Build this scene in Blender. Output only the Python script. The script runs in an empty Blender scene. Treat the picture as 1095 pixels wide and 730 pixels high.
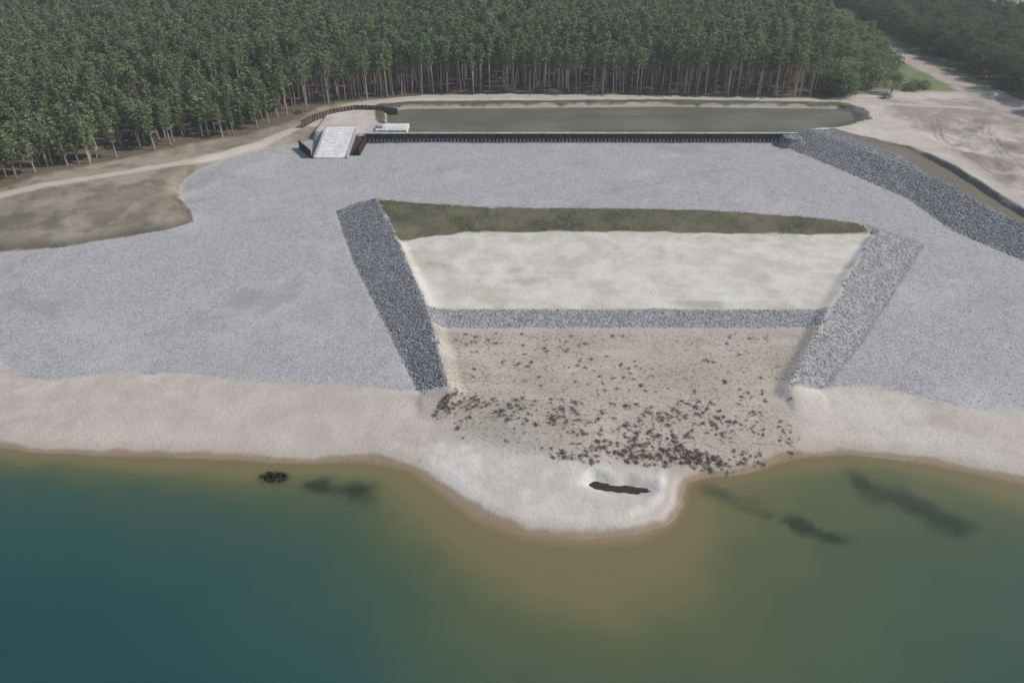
import bpy, math, random
import numpy as np
random.seed(4); rng=np.random.default_rng(11)
sc=bpy.context.scene
sc.view_settings.view_transform='Standard'
try: sc.view_settings.look='None'
except Exception: pass
sc.view_settings.exposure=0

# ------------------------------------------------------------------ helpers
def A(L): return np.array(L,float)
def dist(P,X,Y,closed=False):
    P=A(P); d=np.full(X.shape,1e9); n=len(P)
    for i in range(n if closed else n-1):
        a=P[i]; b=P[(i+1)%n]; e=b-a; L=max(e@e,1e-9)
        t=np.clip(((X-a[0])*e[0]+(Y-a[1])*e[1])/L,0,1)
        d=np.minimum(d,(X-a[0]-t*e[0])**2+(Y-a[1]-t*e[1])**2)
    return np.sqrt(d)
def inside(P,X,Y):
    P=A(P); c=np.zeros(X.shape,bool); n=len(P); j=n-1
    for i in range(n):
        xi,yi=P[i]; xj,yj=P[j]
        if yi!=yj:
            c^=((yi>Y)!=(yj>Y))&(X<(xj-xi)*(Y-yi)/(yj-yi)+xi)
        j=i
    return c
def sd(P,X,Y):
    d=dist(P,X,Y,True); return np.where(inside(P,X,Y),d,-d)
def ss(t): t=np.clip(t,0,1); return t*t*(3-2*t)
def vn(X,Y,s,seed):
    r=np.random.default_rng(seed).random((256,256))
    u=X/s+500.3; v=Y/s+500.7
    i=np.floor(u).astype(int); j=np.floor(v).astype(int); fu=ss(u-i); fv=ss(v-j)
    i0=i%256;i1=(i+1)%256;j0=j%256;j1=(j+1)%256
    return (r[i0,j0]*(1-fu)+r[i1,j0]*fu)*(1-fv)+(r[i0,j1]*(1-fu)+r[i1,j1]*fu)*fv
def fbm(X,Y,s,seed,o=4):
    t=0;a=1;w=0
    for k in range(o):
        t=t+a*vn(X,Y,s/2**k,seed+k); w+=a; a*=.5
    return t/w-.5
def rfbm(X,Y,s,seed,o=6,g=.62):
    # rotated octaves, centred on 0.5
    t=0;a=1;w=0
    for k in range(o):
        an=.6+k*1.1; c,q=math.cos(an),math.sin(an)
        t=t+a*(vn(X*c-Y*q,X*q+Y*c,s/2**k,seed+k)-.5); w+=a*a; a*=g
    return .5+t/math.sqrt(w)*.46

# ------------------------------------------------------------------ surveyed plan (metres)
SH=[(-106,108.4),(-93.3,104.1),(-82.3,102.6),(-70.1,101.8),(-58.3,101.6),(-47.7,101.1),(-36.1,100.1),(-26.2,100.6),(-17.7,98.6),(-10.6,91.7),(-5.7,87),(1.9,83.4),(10.7,82.4),(19.6,83),(25.2,85.4),(28.3,89.6),(29.8,95.1),(34.5,96.7),(41.2,97.4),(50.7,101.6),(59.5,102.6),(68.9,101.1),(77.8,98.6),(88.1,95.1),(96.4,91.7)]
LAND=[(-5000,125),(-140,112)]+SH+[(140,84),(5000,40),(5000,6000),(-5000,6000)]
GLU=[(-150.2,179.3),(-135.4,179.3),(-121.7,181.5),(-109.4,187.4),(-96.2,193),(-90.9,198.8),(-94.4,206.2),(-102,217.1),(-105.6,229),(-105,240.1),(-99.3,251.2),(-89.1,261.1),(-73.2,271.7)]
RF=[(97.1,265.3),(109.7,240.1),(120.6,215.6),(123.3,192.3),(132.2,173.8),(139.2,160.2)]
RC=[(103.5,272.2),(115.5,272.2),(129.1,244.3),(134,210.8),(138.2,189),(142.1,167.3)]
RC2=[(118,273.4),(135.5,250),(140,229),(141.3,205),(143.0,185),(147,163)]
BASIN=[(-5000,-500),(-5000,178)]+GLU+[(-53,268.6),(97,268.6)]+RF+[(150,130),(170,90),(170,-500)]
CREST=[(-12.4,117.6),(-18.8,144.2),(-29.2,177),(-40.0,207),(-29.1,204),(-7.4,200.6),(24.7,199.9),(56.4,198.6),(79,194.6),(95.2,189.5),(98.1,185.2),(79.8,158),(67.2,138.3),(54.4,118.3)]
OUTER=[(-18.6,118.0),(-28.6,143),(-41,173.1),(-52.3,206.7),(-46,214.5),(-30,212),(-7,208.5),(25,208),(57,206.5),(81,203),(101,197),(111,184),(92.2,158.2),(75,135.3),(61.5,119.3)]
GB=[(-30.2,179.6),(-25.7,183),(-12.1,186.6),(23.5,186.8),(64,186),(95.4,185.4)]
CREST_P=CREST+[(50,90),(-8,90)]
OUTER_P=OUTER+[(56,90),(-12,90)]
GRAV=[(-5000,133),(-160,133),(-120.3,131.8),(-107,129.3),(-99.9,123.6),(-91.9,122.6),(-83.5,124.9),(-66.3,124.9),(-53.9,121.7),(-40.6,121),(-27.4,119.8)]+CREST+[(61.9,120.4),(73,120.4),(81.9,115.5),(89.5,112.9),(97.6,112.9),(108.6,112),(170,108)]+[(152,150)]+RC[::-1]+[(97,269),(-53,269)]+GLU[::-1]+[(-5000,178)]
BAND=[(-19.5,146),(71,146.3),(68,140),(-17.5,139.8)]
ISG=[(-40.4,207),(-29.1,204),(-7.4,200.6),(24.7,199.9),(56.4,198.6),(79,194.6),(95.2,189.5),(97,186)]+GB[::-1]
BERM=RC[1:]+RC2[::-1]
TRK=[(-161,198.7),(-152,210.8),(-131.7,226.6),(-108.8,244.4),(-89.4,264.5),(-80,281.5),(-66.8,304.4),(-38,316),(59.4,315.5),(134.6,310),(158.9,304.4),(182,300)]
BANK=[(-5000,178)]+GLU+[(-72,284)]+TRK[5::-1]+[(-5000,198)]
EDGE=TRK[:8]+[(-38,330),(-200,330),(-5000,330),(-5000,198)]
CANAL=[(-50,268.2),(100,268.2),(116,275),(134,286.5),(137,299),(132,306),(58.4,309.5),(-42,306),(-52,303),(-49,285),(-46,279)]
FOR=[(-163,203.5),(-155.1,216),(-145.6,230.8),(-130.7,244.4),(-115,261.3),(-98.4,272.2),(-87.7,284),(-78,304),(-64.2,311),(-38.1,319),(4.9,322),(59.6,319.5),(98.1,317),(128,315),(142,318),(150,340),(178,375),(188,430),(188,900),(-700,900),(-700,203)]
PINE=[(-163,203.5),(-155.1,216),(-145.6,230.8),(-130.7,244.4),(-115,261.3),(-98.4,272.2),(-87.7,284),(-78,304),(-64.2,311),(-38.1,319),(4.9,322),(59.6,319.5),(98.1,317),(126,315),(140,345),(160,400),(176,467),(205,620),(205,800),(-620,800),(-620,203)]
BROAD=[(128,315),(152,318),(166,345),(180,380),(186,430),(187,560),(176,467),(160,400),(140,345)]
RWOOD=[(209,265),(209,380),(212,470),(214,560),(260,640),(300,640),(292,520),(310,480),(470,470),(470,265)]
MEAD=[(-420,462),(-330,466),(-298,478),(-296,500),(-318,542),(-420,560)]
MEAD2=[(-900,585),(-215,585),(-200,630),(-900,650)]
RFIELD=[(300,500),(318,486),(600,480),(600,640),(312,640)]
SCR=[(-13.5,118),(-18,139),(68,139.5),(55,118),(50,100),(44,97.5),(20,98),(2,101),(-8,105),(-16,110)]
POOL=[(12.8,94.3),(14.2,95.4),(16.5,94.9),(18.3,93.9),(20.2,94.1),(24.2,93.3),(24.6,92.6),(21.5,92.4),(18.0,92.5),(15.5,93.1)]
SPIT=[(-18,103),(-14,95),(-6,86),(2,82),(11,80.5),(20,81.5),(27,85),(30,92),(29,97),(10,100),(-4,104)]
C1=[(-5000,123),(-140,108),(-91.5,101.1),(-65.4,98.6),(-44.8,95.8),(-23.7,95.1),(-14.7,85.4),(-6.8,77.8),(1.7,70.9),(13.6,68.5),(26.6,73.4),(33.8,83.4),(35.5,91.7),(49.4,97.4),(66.2,97.6),(84.3,89),(140,76),(5000,30),(5000,6000),(-5000,6000)]
C2=[(-5000,118),(-140,105),(-90.1,98.6),(-63.5,94),(-37.3,85.4),(-20,70.9),(-9.4,57.7),(-4,40),(60,40),(66,57.7),(74,67.7),(86,75),(110,68),(5000,10),(5000,6000),(-5000,6000)]

def field(X,Y):
    sS=sd(LAND,X,Y)
    sS=sS+np.where(np.abs(sS)<25,fbm(X,Y,7,77)*2.2*ss(1-np.abs(sS)/25),0)
    prof=lambda q:np.interp(q,[-200,-80,-30,-8,0,4,20,60,170],[-25,-14,-7,-1.4,0,.6,1.8,2.5,3.0])
    h=prof(sS)
    sB=sd(BASIN,X,Y); d=np.maximum(-sB,0)
    upL=1.3*ss(d/4.5)+2.7*np.clip(d/45,0,1)
    upR=4.0*np.clip(d/12.5,0,1)
    upB=3.2*np.clip(d/.8,0,1)+.8*ss((d-30)/8)
    up=np.where(X<-73,upL,np.where((X<104)&(Y>262),upB,upR))
    up=np.where(X>140,np.where(Y<160,up*ss((Y-95)/50),up),up)
    h=h+up
    r2=A(RC2); xr=np.interp(Y,r2[::-1,1],r2[::-1,0])
    h=h+np.where((X>100)&(Y>150),1.5*ss((X-xr+1)/1.6)*ss((270-Y)/40)*ss((Y-150)/20)*(X>xr-1.2),0)
    h=h+np.where(X>140,ss((X-147)/6)*ss((Y-165)/12)*ss((300-Y)/25)*(fbm(X,Y,7,51,5)*3.0),0)
    sC=sd(CANAL,X,Y)
    h=np.where(sC>0,h+(4.5-h)*ss(sC/3.0),h)
    dO=dist(OUTER,X,Y); dC=dist(CREST,X,Y)
    iO=inside(OUTER_P,X,Y); iC=inside(CREST_P,X,Y)
    hc=np.interp(Y,[115,145,178,190],[3.8,5.3,6.1,6.5])
    hc=hc-np.where(X>20,.5*ss((150-Y)/30),0)
    fade=ss((Y-111)/8)
    rip=h-.25+(hc-h+.25)*dO/(dO+dC+1e-6)
    h=np.where(iO&~iC,h+(rip-h)*fade,h)
    fl=np.interp(Y,[112,118,139.5,146.5,183,210],[1.6,1.9,3.3,4.5,4.9,5.0])
    dG=dist(GB,X,Y); sG=sd(ISG,X,Y)
    side=fl+(hc-.15-fl)*ss(1-dC/np.interp(Y,[118,140,185],[3.4,3.4,2.0]))
    gr=fl+(hc-fl)*dG/(dG+dC+1e-6)
    hin=np.where(sG>0,gr,np.where((Y>183),fl,side))
    base0=prof(sS)
    h=np.where(iC,base0+(hin-base0)*fade,h)
    sP=sd(POOL,X,Y); sP=sP+fbm(X,Y,2.5,66)*1.8
    h=np.where(sP>-1.6,h+(-.35-h)*ss((sP+1.6)/2.0),h)
    h=h+np.where(sS>0,.34*np.exp(-((sS-2.0)/.7)**2)*np.exp(-((X-18)/20)**2)*(Y<98),0)
    h=h+np.where(sS>0,.28*np.exp(-((sS-4.4)/.7)**2)*np.exp(-((X-22)/12)**2)*(Y<98),0)
    land=ss(sS/6)
    h=h+land*(fbm(X,Y,22,5)*.5+fbm(X,Y,4,9)*.25)
    return h,sS,sC,sG,sP

# ------------------------------------------------------------------ node helpers
class NB:
    def __init__(s,name):
        s.m=bpy.data.materials.new(name); s.m.use_nodes=True; s.t=s.m.node_tree
        s.n=s.t.nodes; s.l=s.t.links; s.bs=s.n['Principled BSDF']; s.out=s.n['Material Output']
        s.co=s.n.new('ShaderNodeTexCoord').outputs['Object']; s.cache={}
    def _in(s,sock,v):
        if isinstance(v,bpy.types.NodeSocket): s.l.new(v,sock)
        elif isinstance(v,(tuple,list)): sock.default_value=tuple(v)+((1,) if len(v)==3 and len(sock.default_value)==4 else ())
        else: sock.default_value=v
    def attr(s,name):
        if name not in s.cache:
            a=s.n.new('ShaderNodeAttribute'); a.attribute_name=name; s.cache[name]=a.outputs['Fac']
        return s.cache[name]
    def mapped(s,scale,rot=0):
        m=s.n.new('ShaderNodeMapping'); m.inputs['Scale'].default_value=scale; m.inputs['Rotation'].default_value=(0,0,rot); s.l.new(s.co,m.inputs[0]); return m.outputs[0]
    def noise(s,scale,det=5,rough=.55,vec=None,out='Fac'):
        a=s.n.new('ShaderNodeTexNoise'); a.inputs['Scale'].default_value=scale; a.inputs['Detail'].default_value=det; a.inputs['Roughness'].default_value=rough
        s.l.new(vec or s.co,a.inputs['Vector']); return a.outputs[out]
    def vor(s,scale,out='Distance',feat='F1',vec=None):
        k=('v',scale)
        if k not in s.cache:
            a=s.n.new('ShaderNodeTexVoronoi'); a.inputs['Scale'].default_value=scale; a.feature=feat
            s.l.new(vec or s.co,a.inputs['Vector']); s.cache[k]=a
        return s.cache[k].outputs[out]
    def math(s,op,a,b=0.,c=0.):
        m=s.n.new('ShaderNodeMath'); m.operation=op
        for k,v in enumerate((a,b,c)): s._in(m.inputs[k],v)
        return m.outputs[0]
    def mr(s,v,a,b,c=0.,d=1.,smooth=True):
        m=s.n.new('ShaderNodeMapRange'); m.interpolation_type='SMOOTHSTEP' if smooth else 'LINEAR'
        s._in(m.inputs['Value'],v)
        for k,x in zip(('From Min','From Max','To Min','To Max'),(a,b,c,d)): m.inputs[k].default_value=x
        return m.outputs['Result']
    def mix(s,f,a,b,mode='MIX'):
        m=s.n.new('ShaderNodeMix'); m.data_type='RGBA'; m.blend_type=mode
        s._in(m.inputs[0],f); s._in(m.inputs[6],a); s._in(m.inputs[7],b); return m.outputs[2]
    def ramp(s,f,stops):
        r=s.n.new('ShaderNodeValToRGB'); e=r.color_ramp.elements
        while len(e)<len(stops): e.new(.5)
        for k,(p,c) in enumerate(stops): e[k].position=p; e[k].color=tuple(c)+(1,)
        s._in(r.inputs[0],f); return r.outputs[0]
    def bump(s,hgt,strength=1,distance=1.,normal=None):
        b=s.n.new('ShaderNodeBump'); b.inputs['Strength'].default_value=strength; b.inputs['Distance'].default_value=distance
        s._in(b.inputs['Height'],hgt)
        if normal: s.l.new(normal,b.inputs['Normal'])
        return b.outputs[0]
    def fin(s,col,rough=.9,nrm=None,spec=.2):
        s._in(s.bs.inputs['Base Color'],col); s._in(s.bs.inputs['Roughness'],rough)
        s.bs.inputs['Specular IOR Level'].default_value=spec
        if nrm: s.l.new(nrm,s.bs.inputs['Normal'])
        return s.m

# ------------------------------------------------------------------ terrain
def axis(lo,hi,st,flo,fhi,g=1.14):
    c=list(np.arange(lo,hi+.01,st)); s=st
    while c[-1]<fhi: s*=g; c.append(c[-1]+s)
    s=st; p=[]; x=lo
    while x>flo: s*=g; x-=s; p.append(x)
    return np.array(p[::-1]+c)
def gridmesh(name,xs,ys,zf,attrs,mat):
    X,Y=np.meshgrid(xs,ys); nx=len(xs); ny=len(ys)
    co=np.stack([X,Y,zf],-1).reshape(-1,3)
    i=np.arange(nx*ny).reshape(ny,nx)
    q=np.stack([i[:-1,:-1],i[:-1,1:],i[1:,1:],i[1:,:-1]],-1).reshape(-1,4)
    me=bpy.data.meshes.new(name); me.vertices.add(len(co)); me.vertices.foreach_set('co',co.ravel())
    me.loops.add(q.size); me.loops.foreach_set('vertex_index',q.ravel())
    me.polygons.add(len(q)); me.polygons.foreach_set('loop_start',np.arange(0,q.size,4)); me.polygons.foreach_set('loop_total',np.full(len(q),4))
    me.polygons.foreach_set('use_smooth',np.ones(len(q),bool))
    me.update(); me.validate()
    for k,v in attrs.items():
        a=me.attributes.new(k,'FLOAT','POINT'); a.data.foreach_set('value',np.ascontiguousarray(v,dtype=np.float32).ravel())
    me.materials.append(mat); o=bpy.data.objects.new(name,me); sc.collection.objects.link(o); return o

xs=axis(-172,172,.6,-4500,4500); ys=axis(76,328,.6,-1500,5000)
X,Y=np.meshgrid(xs,ys)
h,sS,sC,sG,sP=field(X,Y)
gravel=sd(GRAV,X,Y); band=sd(BAND,X,Y)
gravel=np.maximum(gravel,band)
slopeA=np.where(inside(OUTER_P,X,Y)&~inside(CREST_P,X,Y),dist(OUTER,X,Y),-dist(OUTER,X,Y))
slopeA=np.maximum(slopeA,np.where((X>90)&(Y>150),-sd(BASIN,X,Y),-9)); slopeA=np.maximum(slopeA,band)
# painted shade: same stone coloured darker on west dike and east embankment, facing away from sun
def slope_shade_f(X,Y): return ((X<0)&inside(OUTER_P,X,Y)&~inside(CREST_P,X,Y)&(Y<209))|((X>95)&(Y>150)&~inside(BASIN,X,Y))
slope_shade=slope_shade_f(X,Y).astype(float)
forest=np.maximum(sd(FOR,X,Y),sd(RWOOD,X,Y))
mead=np.maximum(sd(MEAD,X,Y),sd(MEAD2,X,Y)); rfield=sd(RFIELD,X,Y)
forest=np.minimum(forest,-np.maximum(mead,rfield))
berm=sd(BERM,X,Y)
cver=2.0-np.abs(sC+1.0); cver=np.where((Y>274),cver,-5)
grass=np.maximum(np.maximum(sG,berm+.2),cver)
bank=np.maximum(sd(BANK,X,Y),sd(EDGE,X,Y))
far=np.minimum(Y-325,1e3)
road=5.5-np.abs(X-196); road=np.where(Y>285,road,-9)
track=2.0-dist(TRK,X,Y)
scr=sd(SCR,X,Y)
upfloor=np.minimum(sd(CREST_P,X,Y),Y-146)
spoil=np.minimum(np.minimum(X-146,Y-160),315-Y)
spit=sd(SPIT,X,Y)
ruts=np.minimum(np.abs(dist([(190,300),(172,270),(163,240),(160,205),(170,175)],X,Y)-1.1),np.abs(dist([(182,305),(160,285),(152,262),(150,240),(149,215)],X,Y)-1.1))
nzL=rfbm(X,Y,33,201,7); nzM=rfbm(X,Y,5,221,4,.65); nzA=rfbm(X,Y,12,241,6,.66); nzB=rfbm(X,Y,19,261,6,.7); nzH=rfbm(X*.22,Y,5,281,4,.65)
c_,q_=math.cos(.35),math.sin(.35); nzT=rfbm((X*c_+Y*q_)*.22,(-X*q_+Y*c_),7,301,4,.65)

T=NB('terrain_ground')
nL=T.attr('nzL'); nM=T.attr('nzM'); nA=T.attr('nzA'); nB=T.attr('nzB'); nH=T.attr('nzH'); nT=T.attr('nzT')
nS=T.noise(1.5,4,.65)
def M(attr,amp,w,off=0.,n=nM):
    v=T.math('ADD',T.attr(attr),T.math('MULTIPLY_ADD',n,amp,-amp*.5+off))
    return T.mr(v,-w,w)
sand=T.mix(T.mr(nM,.3,.7),(.39,.34,.29),(.51,.465,.415))
sand=T.mix(T.mr(nH,.45,.7,0,.8),sand,(.52,.48,.435))
sand=T.mix(T.mr(nL,.4,.7,0,.6),sand,(.42,.37,.32))
sand=T.mix(T.mr(nS,.45,.75,0,.5),sand,(.33,.285,.235))
sand=T.mix(M('spoil',8,3),sand,T.mix(T.mr(nA,.35,.65),(.28,.235,.20),(.45,.40,.35)))
sand=T.mix(T.mr(T.attr('ruts'),.7,.2,0,.6),sand,(.22,.185,.155))
spc=T.mix(T.mr(nM,.3,.7),(.45,.415,.37),(.59,.56,.51)); spc=T.mix(T.mr(nS,.48,.72,0,.4),spc,(.37,.33,.28))
sand=T.mix(M('spit',6,3),sand,spc)
upc=T.mix(T.mr(nM,.3,.7),(.45,.415,.35),(.56,.53,.465))
upc=T.mix(T.mr(nA,.55,.75),upc,(.36,.345,.30))
upc=T.mix(T.mr(nH,.55,.75,0,.5),upc,(.61,.59,.54))
upc=T.mix(T.mr(nS,.52,.75,0,.35),upc,(.34,.32,.27))
sand=T.mix(M('upfloor',2,1.5),sand,upc)
scrc=T.mix(T.mr(nS,.35,.65),(.41,.365,.31),(.30,.265,.215))
scrc=T.mix(T.mr(nA,.45,.7,0,.65),scrc,(.29,.27,.21))
scrc=T.mix(T.mr(nH,.5,.75,0,.6),scrc,(.46,.415,.36))
sand=T.mix(T.math('MULTIPLY',M('scr',7,3.0),.85),sand,scrc)
spots=T.math('MULTIPLY',T.mr(nS,.54,.64),T.mr(nA,.38,.6))
sand=T.mix(T.math('MULTIPLY',T.math('MULTIPLY',M('scr',6,2),spots),.75),sand,(.17,.135,.11))
wet=T.mr(T.math('ADD',T.attr('shore'),T.math('MULTIPLY',nM,-2.2)),.7,-.6)
damp=T.mr(T.math('ADD',T.attr('shore'),T.math('MULTIPLY',nM,-3)),2.6,.2)
sand=T.mix(T.math('MULTIPLY',damp,.4),sand,(.36,.29,.215))
sand=T.mix(T.math('MULTIPLY',wet,.8),sand,(.21,.155,.10))
soil=T.mix(T.mr(nM,.3,.7),(.235,.20,.155),(.155,.135,.095))
soil=T.mix(T.mr(nA,.40,.66),soil,(.30,.255,.20))
soil=T.mix(T.mr(nB,.58,.72,0,.7),soil,(.11,.11,.065))
soil=T.mix(T.mr(nS,.5,.75,0,.6),soil,(.11,.095,.065))
bk=M('bank',4,1.0)
col=T.mix(bk,sand,soil)
toe=T.math('MULTIPLY',T.mr(T.attr('bank'),5,.5),bk)
toe=T.math('MULTIPLY',toe,T.mr(T.attr('track'),-18,-24))
col=T.mix(T.math('MULTIPLY',toe,.75),col,(.075,.068,.048))
fg=T.mix(nM,(.12,.15,.07),(.19,.20,.11))
col=T.mix(M('far',6,3),col,fg)
col=T.mix(M('rfield',3,2),col,(.40,.38,.30))
col=T.mix(M('mead',3,2),col,(.16,.23,.10))
ff=T.mix(nS,(.09,.07,.05),(.16,.13,.09))
col=T.mix(M('forest',4,1.6,1.0),col,ff)
tr=T.mix(nS,(.36,.32,.26),(.46,.42,.36))
col=T.mix(M('track',1.8,.8),col,tr)
col=T.mix(M('road',5,2),col,T.mix(nM,(.31,.265,.225),(.41,.36,.315)))
gcol=T.mix(T.mr(nM,.3,.7),(.052,.058,.035),(.105,.104,.06))
gcol=T.mix(T.mr(nS,.45,.7),gcol,(.15,.135,.09))
gcol=T.mix(T.mr(nA,.5,.72,0,.8),gcol,(.15,.135,.095))
gcol=T.mix(T.math('MULTIPLY',M('berm',3,1.,1.5),.75),gcol,(.18,.155,.12))
col=T.mix(M('grass',3.4,.7),col,gcol)
def cell(scale,ch=0):
    sp=T.n.new('ShaderNodeSeparateColor'); T.l.new(T.vor(scale,'Color'),sp.inputs[0]); return sp.outputs[ch]
gv=T.math('MULTIPLY_ADD',cell(2.4),.55,T.math('MULTIPLY',cell(6.),.45))
gr=T.ramp(gv,[(0,(.215,.208,.208)),(.5,(.335,.326,.326)),(1,(.46,.45,.445))])
gr=T.mix(T.mr(nL,.3,.7,0,.3),gr,(.34,.331,.328))
gr=T.mix(T.mr(nA,.52,.78,0,.55),gr,(.43,.418,.40))
gr=T.mix(T.mr(nB,.42,.24,0,.55),gr,(.25,.24,.236))
gr=T.mix(T.mr(nT,.58,.78,0,.5),gr,(.27,.256,.245))
sv=T.math('MULTIPLY_ADD',cell(1.3),.7,T.math('MULTIPLY',cell(6.,1),.3))
sr=T.ramp(sv,[(0,(.17,.167,.17)),(.5,(.27,.264,.266)),(1,(.38,.37,.368))])
sr=T.mix(T.attr('slope_shade'),sr,T.ramp(sv,[(0,(.12,.118,.12)),(.5,(.21,.206,.21)),(1,(.33,.323,.325))]))  # darker stone ramp paints shade onto the west-facing slopes
sm=M('slope',1.5,.6)
gr=T.mix(sm,gr,sr)
gm=M('gravel',4.5,.5,0,T.math('MULTIPLY_ADD',nS,.5,T.math('MULTIPLY',nM,.5)))
col=T.mix(gm,col,gr)
gsim=T.mr(T.attr('gravel'),-.5,.5); ssim=T.mr(T.attr('slope'),-.5,.5)
hb=T.math('MULTIPLY',T.vor(2.4),T.math('MULTIPLY',gsim,-.18))
hb=T.math('ADD',hb,T.math('MULTIPLY',T.vor(1.3),T.math('MULTIPLY',T.math('MULTIPLY',gsim,ssim),-.45)))
hb=T.math('ADD',hb,T.math('MULTIPLY',nS,.28))
terrain_mat=T.fin(col,.95,T.bump(hb,.7,.75),.1)
T._in(T.bs.inputs['Roughness'],T.math('MULTIPLY_ADD',wet,-.35,.95))
h=np.where(h>0,h+np.where(gravel>0,(rng.random(X.shape)-.5)*.08,(rng.random(X.shape)-.5)*.04)*(np.abs(X)<180),h)
gridmesh('ground',xs,ys,h,dict(shore=sS,gravel=gravel,slope=slopeA,slope_shade=slope_shade,spoil=spoil,spit=spit,ruts=ruts,forest=forest,mead=mead,rfield=rfield,grass=grass,berm=berm,bank=bank,far=far,road=road,track=track,scr=scr,upfloor=upfloor,nzL=nzL,nzM=nzM,nzA=nzA,nzB=nzB,nzH=nzH,nzT=nzT),terrain_mat)

def hz(x,y):
    x=np.atleast_1d(np.asarray(x,float)); y=np.atleast_1d(np.asarray(y,float))
    return field(x,y)[0]

# ------------------------------------------------------------------ lake water
wx=axis(-125,125,1.,-4500,4500)
s=1.; wy=list(np.arange(40,112.1,1.)); y=40
pre=[]
while y>-1500: s*=1.15; y-=s; pre.append(y)
wy=np.array(pre[::-1]+wy+[120,130,140])
WX,WY=np.meshgrid(wx,wy)
w0=sd(LAND,WX,WY); w1=sd(C1,WX,WY)+fbm(WX,WY,14,3)*4; w2=sd(C2,WX,WY)+fbm(WX,WY,24,8)*12
a0=np.maximum(-w0,0)
t=np.where(w1>0,a0/(a0+w1+1e-6),np.where(w2>0,1+(-w1)/(-w1+w2+1e-6),2+np.clip(-w2/26,0,1)))
t=np.where(w0>0,0,t)
t=t+(rfbm(WX,WY,20,401,5)-.5)*.7*ss(t/1.2)
def blob(ax,ay,bx,by,w,s):
    d=dist([(ax,ay),(bx,by)],WX,WY)+fbm(WX,WY,4,40)*w*1.8
    return s*ss(1-d/w)
dk=np.maximum.reduce([blob(-35,94,-25,93,3.4,1.0),blob(36,90.5,42,87,2.6,.6),blob(41,87.5,51,82.2,2.5,.95),blob(61,94.5,71,84,3.8,.8),blob(33,92.5,40,90.5,2.8,.55),blob(-43,96.5,-39,96,1.9,.8)])
poolw=ss((sd(POOL,WX,WY)+2.4)/1.2)
W=NB('lake_water')
tt=W.math('DIVIDE',W.attr('deep'),3.)
wc=W.ramp(tt,[(0,(.24,.18,.105)),(.06,(.165,.130,.065)),(.2,(.150,.135,.062)),(.30,(.125,.122,.056)),(.38,(.088,.102,.050)),(.50,(.062,.090,.050)),(.68,(.038,.077,.058)),(.84,(.022,.068,.062)),(1,(.014,.056,.060))])
wc=W.mix(W.math('MULTIPLY',W.attr('dark'),.9),wc,(.022,.03,.018))
wc=W.mix(W.attr('pool'),wc,(.045,.034,.022))
rip=W.math('ADD',W.math('MULTIPLY',W.noise(.9,3),.5),W.math('MULTIPLY',W.noise(3.5,2),.12))
water_mat=W.fin(wc,.15,W.bump(rip,.25,.12),.3)
W.bs.inputs['IOR'].default_value=1.33
gridmesh('lake_water',wx,wy,np.zeros_like(WX),dict(deep=t,dark=dk,pool=poolw),water_mat)

cx=np.arange(-64,140.1,2.); cy=np.arange(269.6,312,2.)
Wc=NB('canal_water')
cw=Wc.mix(Wc.mr(Wc.noise(.05,4),.35,.65),(.11,.11,.082),(.15,.143,.11))
cw=Wc.mix(Wc.mr(Wc.noise(1,4,.6,Wc.mapped((.02,.2,.1))),.5,.62,0,.6),cw,(.088,.094,.064))
cm=Wc.fin(cw,.6,None,.1)
CX,CY=np.meshgrid(cx,cy)
gridmesh('canal_water',cx,cy,np.full_like(CX,5.35),{},cm)

# ------------------------------------------------------------------ generic mesh builder
def newobj(name,V,F,mats,mi=None,parent=None,smooth=False,link=True):
    me=bpy.data.meshes.new(name); me.from_pydata([tuple(v) for v in V],[],F)
    for m in mats: me.materials.append(m)
    if mi is not None: me.polygons.foreach_set('material_index',mi)
    if smooth: me.polygons.foreach_set('use_smooth',[True]*len(me.polygons))
    me.update(); o=bpy.data.objects.new(name,me)
    if link: sc.collection.objects.link(o)
    if parent: o.parent=parent
    return o
def empty(name):
    e=bpy.data.objects.new(name,None); sc.collection.objects.link(e); return e
def boxVF(x0,x1,y0,y1,z0,z1):
    V=[(x0,y0,z0),(x1,y0,z0),(x1,y1,z0),(x0,y1,z0),(x0,y0,z1),(x1,y0,z1),(x1,y1,z1),(x0,y1,z1)]
    return V,[(3,2,1,0),(4,5,6,7),(0,1,5,4),(1,2,6,5),(2,3,7,6),(3,0,4,7)]
def bevel(o,w=.05):
    b=o.modifiers.new('bevel','BEVEL'); b.width=w; b.segments=2
def sheet_pile(name,pts,z0,z1,mat,parent=None,per=1.4,dep=.35):
    pts=A(pts); V=[];F=[]; line=[]
    prof=[(0,0),(.12,1),(.5,1),(.62,0)]
    for a,b in zip(pts[:-1],pts[1:]):
        L=np.linalg.norm(b-a); n=max(1,int(L/per)); tdir=(b-a)/L; nn=np.array([tdir[1],-tdir[0]])
        for k in range(n):
            for (f,o) in prof: line.append(a+tdir*L*(k+f)/n+nn*o*dep)
    line.append(pts[-1])
    k=len(line)
    for zz in (z0,z1):
        for p in line: V.append((p[0],p[1],zz))
    for p in line: V.append((p[0],p[1]+.3,z1))
    for i in range(k-1):
        F.append((i,i+1,k+i+1,k+i)); F.append((k+i,k+i+1,2*k+i+1,2*k+i))
    return newobj(name,V,F,[mat],parent=parent)

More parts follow.
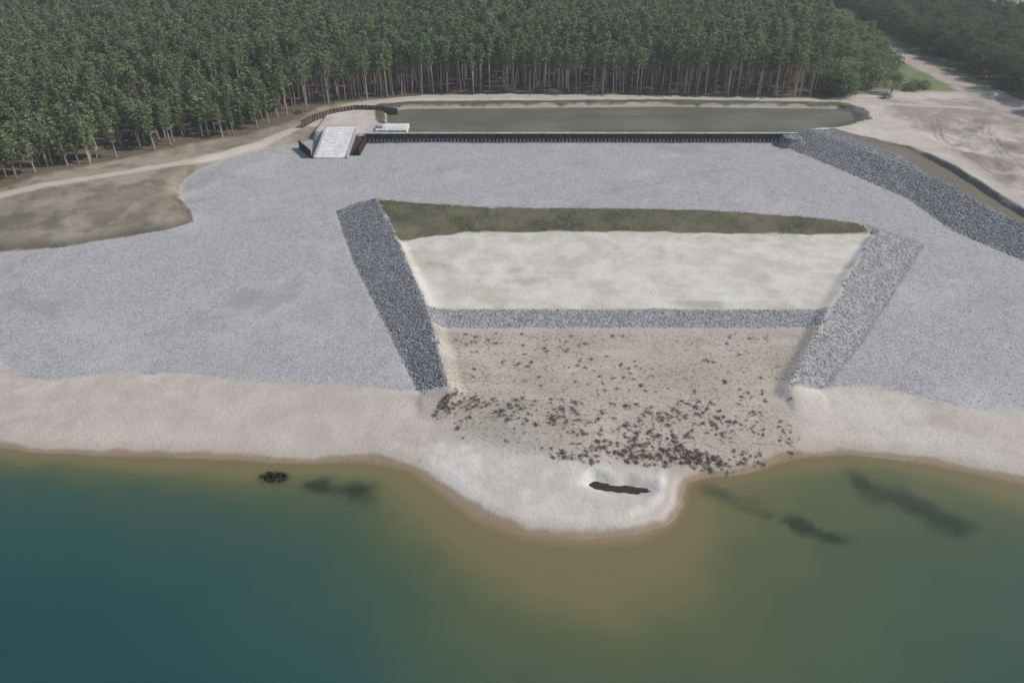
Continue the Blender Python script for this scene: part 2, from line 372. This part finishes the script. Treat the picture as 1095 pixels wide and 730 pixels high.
S=NB('rusty_sheet_pile'); pile_mat=S.fin(S.mix(S.mr(S.noise(1.2,5),.35,.65),(.032,.020,.019),(.075,.045,.04)),.8,None,.2)
S=NB('rust_brown'); rust_mat=S.fin(S.mix(S.mr(S.noise(.8,5),.35,.65),(.10,.065,.05),(.17,.12,.095)),.85,None,.3)
S=NB('concrete'); conc_mat=S.fin(S.mix(S.mr(S.noise(.6,6),.3,.7),(.50,.49,.47),(.66,.66,.64)),.85,S.bump(S.noise(6,4),.3,.05))
S=NB('concrete_weathered'); conc2=S.fin(S.mix(S.mr(S.noise(.5,6),.3,.7),(.28,.27,.25),(.42,.41,.38)),.9)
S=NB('galvanised_steel'); steel=S.fin((.3,.3,.3),.5); S.bs.inputs['Metallic'].default_value=.7

we=empty('sheet_pile_weir')
sheet_pile('wall_face',[(-53,269),(103.5,269)],1.5,6.3,pile_mat,we)
V,F=boxVF(-53.2,104,268.5,269.9,6.25,6.55); cap=newobj('cap_beam',V,F,[conc2],parent=we); bevel(cap,.06)
V,F=boxVF(-53.2,104,269.3,269.85,1.5,6.25); newobj('core',V,F,[pile_mat],parent=we)
V=[];F=[]
for k in range(40):
    x=-51+k*4.; v,f=boxVF(x-.1,x+.1,268.38,268.5,2.5,6.2); b=len(V); V+=v; F+=[tuple(i+b for i in q) for q in f]
newobj('anchor_posts',V,F,[rust_mat],parent=we)

rp=empty('concrete_boat_ramp')
def wedge(x0,x1,y0,y1,z0,z1,zb):
    V=[(x0,y0,zb),(x1,y0,zb),(x1,y1,zb),(x0,y1,zb),(x0,y0,z0),(x1,y0,z0),(x1,y1,z1),(x0,y1,z1)]
    return V,[(3,2,1,0),(4,5,6,7),(0,1,5,4),(1,2,6,5),(2,3,7,6),(3,0,4,7)]
V,F=wedge(-68.1,-57.5,252,272.6,3.25,6.9,1.); newobj('ramp_slab',V,F,[conc_mat],parent=rp)
V,F=boxVF(-68.1,-57.5,272.6,275.0,4,6.92); newobj('ramp_head',V,F,[conc_mat],parent=rp)
V,F=wedge(-57.4,-57.0,251.8,272.8,3.6,7.2,1.); newobj('side_wall_east',V,F,[conc2],parent=rp)
V,F=wedge(-68.7,-68.3,251.8,272.8,3.6,7.2,1.); newobj('side_wall_west',V,F,[conc2],parent=rp)
V,F=wedge(-56.8,-53.4,252.2,270,2.6,5.2,1.); newobj('apron_east',V,F,[pile_mat],parent=rp)
sheet_pile('wing_piles_east',[(-53.4,255),(-53.2,268.8)],1,5.8,pile_mat,rp)
sheet_pile('wing_piles_west',[(-76,263),(-69.3,252)],1,5.8,pile_mat,rp)
V=[];F=[]
for k in range(1,5):
    y0=252+k*4.1; z=3.25+(y0-252)/20.6*3.65
    b=len(V); V+=[(-68,y0-.05,z+.0),(-57.6,y0-.05,z+.0),(-57.6,y0+.05,z+.03),(-68,y0+.05,z+.03)]; F.append((b,b+1,b+2,b+3))
newobj('slab_joints',V,F,[conc2],parent=rp)

st_=empty('concrete_intake_slab')
V,F=boxVF(-50,-38.5,271.2,279.5,4.5,6.9); o=newobj('slab',V,F,[conc_mat],parent=st_); bevel(o,.08)
V,F=boxVF(-49.4,-47.5,273,276,6.9,7.8); o=newobj('gate_housing',V,F,[conc2],parent=st_); bevel(o,.08)
V=[];F=[]
def addbox(*a):
    v,f=boxVF(*a); b=len(V); V.extend(v); F.extend([tuple(i+b for i in q) for q in f])
for k in range(8):
    x=-49.8+k*1.6; addbox(x-.04,x+.04,271.4,271.48,6.9,8.0); addbox(x-.04,x+.04,279.2,279.28,6.9,8.0)
for z in (7.4,7.95):
    addbox(-49.8,-38.6,271.4,271.46,z,z+.06); addbox(-49.8,-38.6,279.2,279.26,z,z+.06)
newobj('handrail',V,F,[steel],parent=st_)
sw=empty('sheet_pile_retaining_wall')
sheet_pile('pile_face',[(-79,280),(-76,288),(-71,295),(-62.5,300.5),(-52,300),(-45,296)],4,7.9,rust_mat,sw)

# ------------------------------------------------------------------ trees
def leafmat(name,c1,c2,tr=0):
    S=NB(name); oi=S.n.new('ShaderNodeObjectInfo'); geo=S.n.new('ShaderNodeNewGeometry')
    c=S.mix(oi.outputs['Random'],c1,c2)
    hv=S.n.new('ShaderNodeHueSaturation'); S._in(hv.inputs['Value'],S.math('MULTIPLY_ADD',geo.outputs['Random Per Island'],.7,.65)); S._in(hv.inputs['Color'],c)
    d=S.n.new('ShaderNodeBsdfDiffuse'); S.l.new(hv.outputs[0],d.inputs[0]); last=d.outputs[0]
    if tr:
        t_=S.n.new('ShaderNodeBsdfTranslucent'); S.l.new(hv.outputs[0],t_.inputs[0])
        mx=S.n.new('ShaderNodeMixShader'); mx.inputs[0].default_value=tr
        S.l.new(d.outputs[0],mx.inputs[1]); S.l.new(t_.outputs[0],mx.inputs[2]); last=mx.outputs[0]
    S.l.new(last,S.out.inputs[0]); return S.m
needle=leafmat('pine_needles',(.145,.205,.105),(.23,.28,.145),.42)
needle_dead=leafmat('dead_needles',(.26,.18,.13),(.29,.21,.16),.3)
leaf_l=leafmat('broad_leaves_light',(.15,.21,.095),(.21,.26,.13),.4)
leaf_d=leafmat('broad_leaves_dark',(.09,.13,.075),(.13,.17,.095),.35)
S=NB('pine_bark'); z_=S.n.new('ShaderNodeSeparateXYZ'); S.l.new(S.co,z_.inputs[0]); oi=S.n.new('ShaderNodeObjectInfo')
bark=S.fin(S.mix(S.mr(z_.outputs[2],4,13),S.mix(oi.outputs['Random'],(.22,.175,.15),(.42,.345,.305)),(.44,.33,.27)),.9)
S=NB('grey_bark'); bark2=S.fin((.14,.12,.10),.9)

def limb(V,F,MI,p0,p1,r0,r1,n=5,mi=0):
    p0=A(p0);p1=A(p1); d=p1-p0; d/=np.linalg.norm(d)+1e-9
    u=np.cross(d,[0,0,1.]) if abs(d[2])<.9 else np.cross(d,[1.,0,0]); u/=np.linalg.norm(u); v=np.cross(d,u); b=len(V)
    for p,r in ((p0,r0),(p1,r1)):
        for k in range(n):
            a=2*math.pi*k/n; V.append(tuple(p+r*(math.cos(a)*u+math.sin(a)*v)))
    for k in range(n): F.append((b+k,b+(k+1)%n,b+n+(k+1)%n,b+n+k)); MI.append(mi)
def tuft(V,F,MI,c,R,n,s,r):
    for _ in range(n):
        p=A(c)+r.normal(0,R*.5,3)*np.array([1,1,.7]); a=r.normal(0,1,3); a/=np.linalg.norm(a); b_=np.cross(a,r.normal(0,1,3)); b_/=np.linalg.norm(b_)+1e-9
        a=a*np.array([1,1,.55]); q=s*r.uniform(.6,1.3); b=len(V)
        V.append(tuple(p+a*q)); V.append(tuple(p-a*q*.5+b_*q*.8)); V.append(tuple(p-a*q*.6-b_*q*.7)); F.append((b,b+1,b+2)); MI.append(1)
def pine(name,H,cs,R,seed,mat,nb=22,dens=7):
    r=np.random.default_rng(seed); V=[];F=[];MI=[]
    bx,by=r.normal(0,.35,2); pts=[(0,0,-.5),(bx*.3,by*.3,H*.35),(bx,by,H*.7),(bx*.8,by*.8,H*.98)]; rr=[.26,.22,.15,.03]
    for i in range(3): limb(V,F,MI,pts[i],pts[i+1],rr[i],rr[i+1],6)
    for k in range(4):
        z=H*r.uniform(cs*.5,cs); a=r.uniform(0,6.28); limb(V,F,MI,(bx*.5,by*.5,z),(bx*.5+math.cos(a)*1.,by*.5+math.sin(a)*1.,z+.1),.04,.015,3)
    for k in range(nb):
        f=(k+.5)/nb; z=H*(cs+(1-cs)*f*.97); prof=math.sin(math.pi*min(1,(.22+.72*f)))**.8*(1-.25*f); rad=R*prof*r.uniform(.6,1.15); a=k*2.4+r.uniform(-.5,.5)
        e=A((bx+math.cos(a)*rad,by+math.sin(a)*rad,z+rad*.22)); limb(V,F,MI,(bx,by,z-.3),e,.07,.02,3)
        for q in (.5,1.0): tuft(V,F,MI,A((bx,by,z-.1))*(1-q)+e*q,.8,dens+2 if q>.7 else dens-2,.52,r)
    tuft(V,F,MI,(bx*.8,by*.8,H*.97),.5,8,.4,r)
    return newobj(name,V,F,[bark,mat],MI,link=False)
def broad(name,H,R,seed,mat,n=40):
    r=np.random.default_rng(seed); V=[];F=[];MI=[]
    limb(V,F,MI,(0,0,-.5),(.1,.1,H*.3),.38,.28,8); limb(V,F,MI,(.1,.1,H*.3),(.2,0,H*.75),.28,.08,7)
    for k in range(n):
        a=r.uniform(0,6.28); f=r.uniform(0,1)**.8; z=H*(.2+.74*f); prof=math.sqrt(max(0,1-((f-.42)/.62)**2)); rad=R*prof*r.uniform(.55,1.08)
        e=A((math.cos(a)*rad,math.sin(a)*rad,z)); limb(V,F,MI,(.1,.05,max(H*.18,z-H*.22)),e,.1,.02,3)
        tuft(V,F,MI,e,1.9,30,.48,r)
    return newobj(name,V,F,[bark2,mat],MI,link=False)
def coll(name,obs):
    c=bpy.data.collections.new(name)
    for o in obs: c.objects.link(o)
    return c
c_pine=coll('pine_variants',[pine('pv_%d'%i,[18.5,17.6,19.2,18,16.8][i],[.58,.54,.62,.57,.54][i],[2.1,2.4,2.0,2.5,1.9][i],50+i,needle) for i in range(5)]
  +[pine('pw_%d'%i,[12.5,11.5,13.2][i],[.34,.3,.38][i],[2.0,2.1,1.9][i],70+i,needle,26) for i in range(3)]
  +[pine('px_0',17.5,.5,2.,90,needle_dead,22,5)])
c_bl=coll('broad_light',[broad('bl_%d'%i,[11,12.5,9.5][i],[4.6,5,4.2][i],100+i,leaf_l) for i in range(3)])
c_bd=coll('broad_dark',[broad('bd_%d'%i,[13,15,11.5][i],[5,5.6,4.6][i],110+i,leaf_d) for i in range(3)])

def scatter(name,pts,idx,rot,scl,col_):
    me=bpy.data.meshes.new(name); me.vertices.add(len(pts)); me.vertices.foreach_set('co',np.asarray(pts,float).ravel())
    a=me.attributes.new('idx','INT','POINT'); a.data.foreach_set('value',np.asarray(idx,dtype=np.int32))
    a=me.attributes.new('rot','FLOAT_VECTOR','POINT'); a.data.foreach_set('vector',np.asarray(rot,dtype=np.float32).ravel())
    a=me.attributes.new('scl','FLOAT_VECTOR','POINT'); a.data.foreach_set('vector',np.asarray(scl,dtype=np.float32).ravel())
    o=bpy.data.objects.new(name,me); sc.collection.objects.link(o)
    ng=bpy.data.node_groups.new(name+'_scatter','GeometryNodeTree')
    ng.interface.new_socket('Geometry',in_out='INPUT',socket_type='NodeSocketGeometry'); ng.interface.new_socket('Geometry',in_out='OUTPUT',socket_type='NodeSocketGeometry')
    N=ng.nodes; L=ng.links; gi=N.new('NodeGroupInput'); go=N.new('NodeGroupOutput'); ip=N.new('GeometryNodeInstanceOnPoints'); ci=N.new('GeometryNodeCollectionInfo')
    ci.inputs['Collection'].default_value=col_; ci.inputs['Separate Children'].default_value=True; ci.inputs['Reset Children'].default_value=True
    def na(n,t):
        x=N.new('GeometryNodeInputNamedAttribute'); x.data_type=t; x.inputs['Name'].default_value=n
        return x.outputs['Attribute']
    L.new(gi.outputs[0],ip.inputs['Points']); L.new(ci.outputs[0],ip.inputs['Instance']); ip.inputs['Pick Instance'].default_value=True
    L.new(na('idx','INT'),ip.inputs['Instance Index']); 
    e2r=N.new('FunctionNodeEulerToRotation'); L.new(na('rot','FLOAT_VECTOR'),e2r.inputs[0]); L.new(e2r.outputs[0],ip.inputs['Rotation'])
    L.new(na('scl','FLOAT_VECTOR'),ip.inputs['Scale']); L.new(ip.outputs[0],go.inputs[0])
    m=o.modifiers.new('scatter','NODES'); m.node_group=ng; return o
def jgrid(x0,x1,y0,y1,s,seed):
    r=np.random.default_rng(seed); gx,gy=np.meshgrid(np.arange(x0,x1,s),np.arange(y0,y1,s)); gx=gx+(r.random(gx.shape)-.5)*s*.95; gy=gy+(r.random(gy.shape)-.5)*s*.95
    return gx.ravel(),gy.ravel()
def rs(n,r,lo,hi):
    s=r.uniform(lo,hi,n); return np.stack([s*r.uniform(.92,1.12,n),s*r.uniform(.92,1.12,n),s*r.uniform(.94,1.06,n)],-1)
def rr_(n,r,t=.03): return np.stack([r.normal(0,t,n),r.normal(0,t,n),r.uniform(0,6.28,n)],-1)

x,y=jgrid(-560,210,203,630,4.6,5)
k=(sd(PINE,x,y)>0)&(sd(MEAD,x,y)<-2)&(sd(MEAD2,x,y)<-2)&(np.abs(x)<70+y*.70)
k&=(vn(x,y,13,91)>.10)
x=x[k];y=y[k]; n=len(x); r=np.random.default_rng(6)
young=(x<-88)&(sd(PINE,x,y)<34+fbm(x,y,20,12)*20)
idx=np.where(young,5+r.integers(0,3,n),r.integers(0,5,n))
dead=(r.random(n)<.002)|((np.hypot(x-66,y-331)<7)&(r.random(n)<.45))
idx=np.where(dead,8,idx)
z=hz(x,y)
sS_=rs(n,r,.82,1.18)*(1+fbm(x,y,60,15)*.4)[:,None]
scatter('pine_forest',np.stack([x,y,z],-1),idx,rr_(n,r),sS_,c_pine)
npine=n
x,y=jgrid(120,230,310,620,6.5,15); k=((sd(BROAD,x,y)>0)); x=x[k];y=y[k];n=len(x)
scatter('broadleaf_grove',np.stack([x,y,hz(x,y)],-1),r.integers(0,3,n),rr_(n,r),rs(n,r,.65,1.15),c_bl)
x,y=jgrid(205,450,265,630,7.5,16); k=(sd(RWOOD,x,y)>0)&(sd(RFIELD,x,y)<0); x=x[k];y=y[k];n=len(x)
scatter('broadleaf_woodland',np.stack([x,y,hz(x,y)],-1),r.integers(0,3,n),rr_(n,r),rs(n,r,.6,1.15),c_bd)
x,y=jgrid(-620,620,650,700,9,17); n=len(x)
scatter('distant_treeline',np.stack([x,y,hz(x,y)],-1),r.integers(0,3,n),rr_(n,r),rs(n,r,.8,1.2),c_bd)
for (bx,by,s,i) in [(160,322,.8,0),(172,352,.9,1),(180,395,.85,2),(183,450,.9,0),(300,492,.7,2)]:
    o=bpy.data.objects.new('deciduous_tree',c_bl.objects[i].data); sc.collection.objects.link(o); o.location=(bx,by,float(hz(bx,by)[0])); o.scale=(s,s,s*.95); o.rotation_euler=(0,0,bx)
for (bx,by,s) in [(173,329,.5),(178,331,.42),(169,326,.35),(-84,296,.2),(154,314,.28)]:
    o=bpy.data.objects.new('bush',c_bl.objects[1].data); sc.collection.objects.link(o); o.location=(bx,by,float(hz(bx,by)[0])-1.2*s*2); o.scale=(s*1.5,s*1.2,s*.8); o.rotation_euler=(0,0,by)

# ------------------------------------------------------------------ low scrub tufts
S=leafmat('dry_scrub',(.11,.086,.068),(.17,.135,.11))
def clump(name,seed,R=.7):
    r=np.random.default_rng(seed); V=[];F=[];MI=[]
    for _ in range(9):
        a=r.uniform(0,6.28); q=r.uniform(0,R); tuft(V,F,MI,(math.cos(a)*q,math.sin(a)*q,.16*(1.3-q/R)),.35,10,.12,r)
        limb(V,F,MI,(math.cos(a)*q*.3,math.sin(a)*q*.3,0),(math.cos(a)*q,math.sin(a)*q,.3),.02,.008,3)
    return newobj(name,V,F,[bark2,S],MI,link=False)
c_sc=coll('scrub_variants',[clump('sv_%d'%i,200+i) for i in range(4)])
r=np.random.default_rng(21)
x=r.uniform(-18,56,17000); y=r.uniform(97,138,17000)
den=np.interp(y,[97,106,113,118,138],[.17,.17,.12,.035,.02])*np.clip(1+fbm(x,y,6,61)*6,0.12,3)
den*=1+6*np.exp(-((x-28)/17)**2-((y-100.0)/2.0)**2)+6*np.exp(-((x+10)/5)**2-((y-114.3)/1.8)**2)
k=(sd(SCR,x,y)+fbm(x,y,5,71)*5>-.2)&(r.random(len(x))<den); x=x[k];y=y[k];n=len(x)
sz=r.uniform(.22,1.05,n)**1.45; scl=np.stack([sz*r.uniform(.8,1.4,n),sz*r.uniform(.7,1.1,n),sz*r.uniform(.45,.85,n)],-1)
scatter('scrub_tufts',np.stack([x,y,hz(x,y)-.05],-1),r.integers(0,4,n),rr_(n,r,.05),scl,c_sc)
r=np.random.default_rng(33);V=[];F=[];MI=[]
for _ in range(40):
    a=r.uniform(0,6.28); q=r.uniform(0,1); cx_,cy_=math.cos(a)*q*2.4,math.sin(a)*q*1.2
    tuft(V,F,MI,(cx_,cy_,.1),.4,14,.22,r); limb(V,F,MI,(cx_*.5,cy_*.5,-.5),(cx_*1.2,cy_*1.2,.4),.04,.01,3)
S2=leafmat('wet_brush',(.03,.026,.02),(.045,.036,.026))
o=newobj('brush_heap',V,F,[bark2,S2],MI); o.location=(-41.2,96.3,0)

def rock(name,seed,mat):
    r=np.random.default_rng(seed)
    import bmesh
    bm=bmesh.new(); bmesh.ops.create_icosphere(bm,subdivisions=1,radius=.5)
    for v in bm.verts:
        v.co*=r.uniform(.7,1.15); v.co.z*=.7
    me=bpy.data.meshes.new(name); bm.to_mesh(me); bm.free(); me.materials.append(mat); return bpy.data.objects.new(name,me)
Sx=NB('riprap_stone'); oi=Sx.n.new('ShaderNodeObjectInfo'); rockm=Sx.fin(Sx.ramp(oi.outputs['Random'],[(0,(.18,.176,.177)),(.5,(.28,.274,.275)),(1,(.38,.37,.365))]),.95)  # riprap stone without the painted shade
Sx=NB('riprap_stone_shaded'); oi=Sx.n.new('ShaderNodeObjectInfo'); rockd=Sx.fin(Sx.ramp(oi.outputs['Random'],[(0,(.13,.128,.13)),(.5,(.215,.21,.214)),(1,(.33,.323,.325))]),.95)  # shaded copy of the same riprap stone, shade put into the colour
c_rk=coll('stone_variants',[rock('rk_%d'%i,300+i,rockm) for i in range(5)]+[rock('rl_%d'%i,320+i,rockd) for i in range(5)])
r=np.random.default_rng(44)
x=r.uniform(-170,160,180000); y=r.uniform(112,272,180000)
k=(sd(GRAV,x,y)+fbm(x,y,3,88)*4>0.0)|(sd(BAND,x,y)>0)
x=x[k];y=y[k];n=len(x)
slope=(inside(OUTER_P,x,y))|((-sd(BASIN,x,y)>0)&(x>90))
k=slope|(r.random(n)<.18); x=x[k];y=y[k];slope=slope[k];n=len(x)
s_=np.where(slope,r.uniform(.3,.7,n),r.uniform(.18,.45,n))
scatter('riprap_stones',np.stack([x,y,hz(x,y)+.0],-1),r.integers(0,5,n)+5*slope_shade_f(x,y),np.stack([r.uniform(-.4,.4,n),r.uniform(-.4,.4,n),r.uniform(0,6.28,n)],-1),np.stack([s_,s_*.9,s_*.7],-1),c_rk)
print('pines',npine,'stones',n)

# ------------------------------------------------------------------ thin summer haze: a real air volume over the whole site
V,F=boxVF(-2500,2500,-400,2500,-30,130)
hm=bpy.data.materials.new('haze_air'); hm.use_nodes=True; hn=hm.node_tree; hn.nodes.remove(hn.nodes['Principled BSDF'])
vs=hn.nodes.new('ShaderNodeVolumeScatter'); vs.inputs['Density'].default_value=.00020; vs.inputs['Color'].default_value=(.98,.98,1,1); vs.inputs['Anisotropy'].default_value=.2
hn.links.new(vs.outputs[0],hn.nodes['Material Output'].inputs['Volume'])
newobj('atmosphere_haze',V,F,[hm])

# ------------------------------------------------------------------ light
w=bpy.data.worlds.new('World'); sc.world=w; w.use_nodes=True; nt=w.node_tree
sk=nt.nodes.new('ShaderNodeTexSky'); sk.sky_type='NISHITA'; sk.sun_disc=False
el=math.radians(42); dx,dy=.98,.04; az=math.atan2(dx,dy)
sk.sun_elevation=el; sk.sun_rotation=az
nt.links.new(sk.outputs[0],nt.nodes['Background'].inputs[0]); nt.nodes['Background'].inputs[1].default_value=.145
sl=bpy.data.lights.new('sun','SUN'); sl.energy=3.8; sl.angle=math.radians(.6); sl.color=(1,.93,.83)
so=bpy.data.objects.new('sun',sl); sc.collection.objects.link(so)
from mathutils import Vector
v=Vector((math.cos(el)*math.sin(az),math.cos(el)*math.cos(az),math.sin(el))); so.rotation_euler=v.to_track_quat('Z','Y').to_euler(); so.location=(100,200,150)

cam=bpy.data.cameras.new('camera'); co=bpy.data.objects.new('camera',cam); sc.collection.objects.link(co)
cam.sensor_width=36; cam.lens=26.3; cam.clip_end=9000; cam.clip_start=.5
co.location=(0,0,90); co.rotation_euler=(math.radians(90-32.8),0,0); sc.camera=co
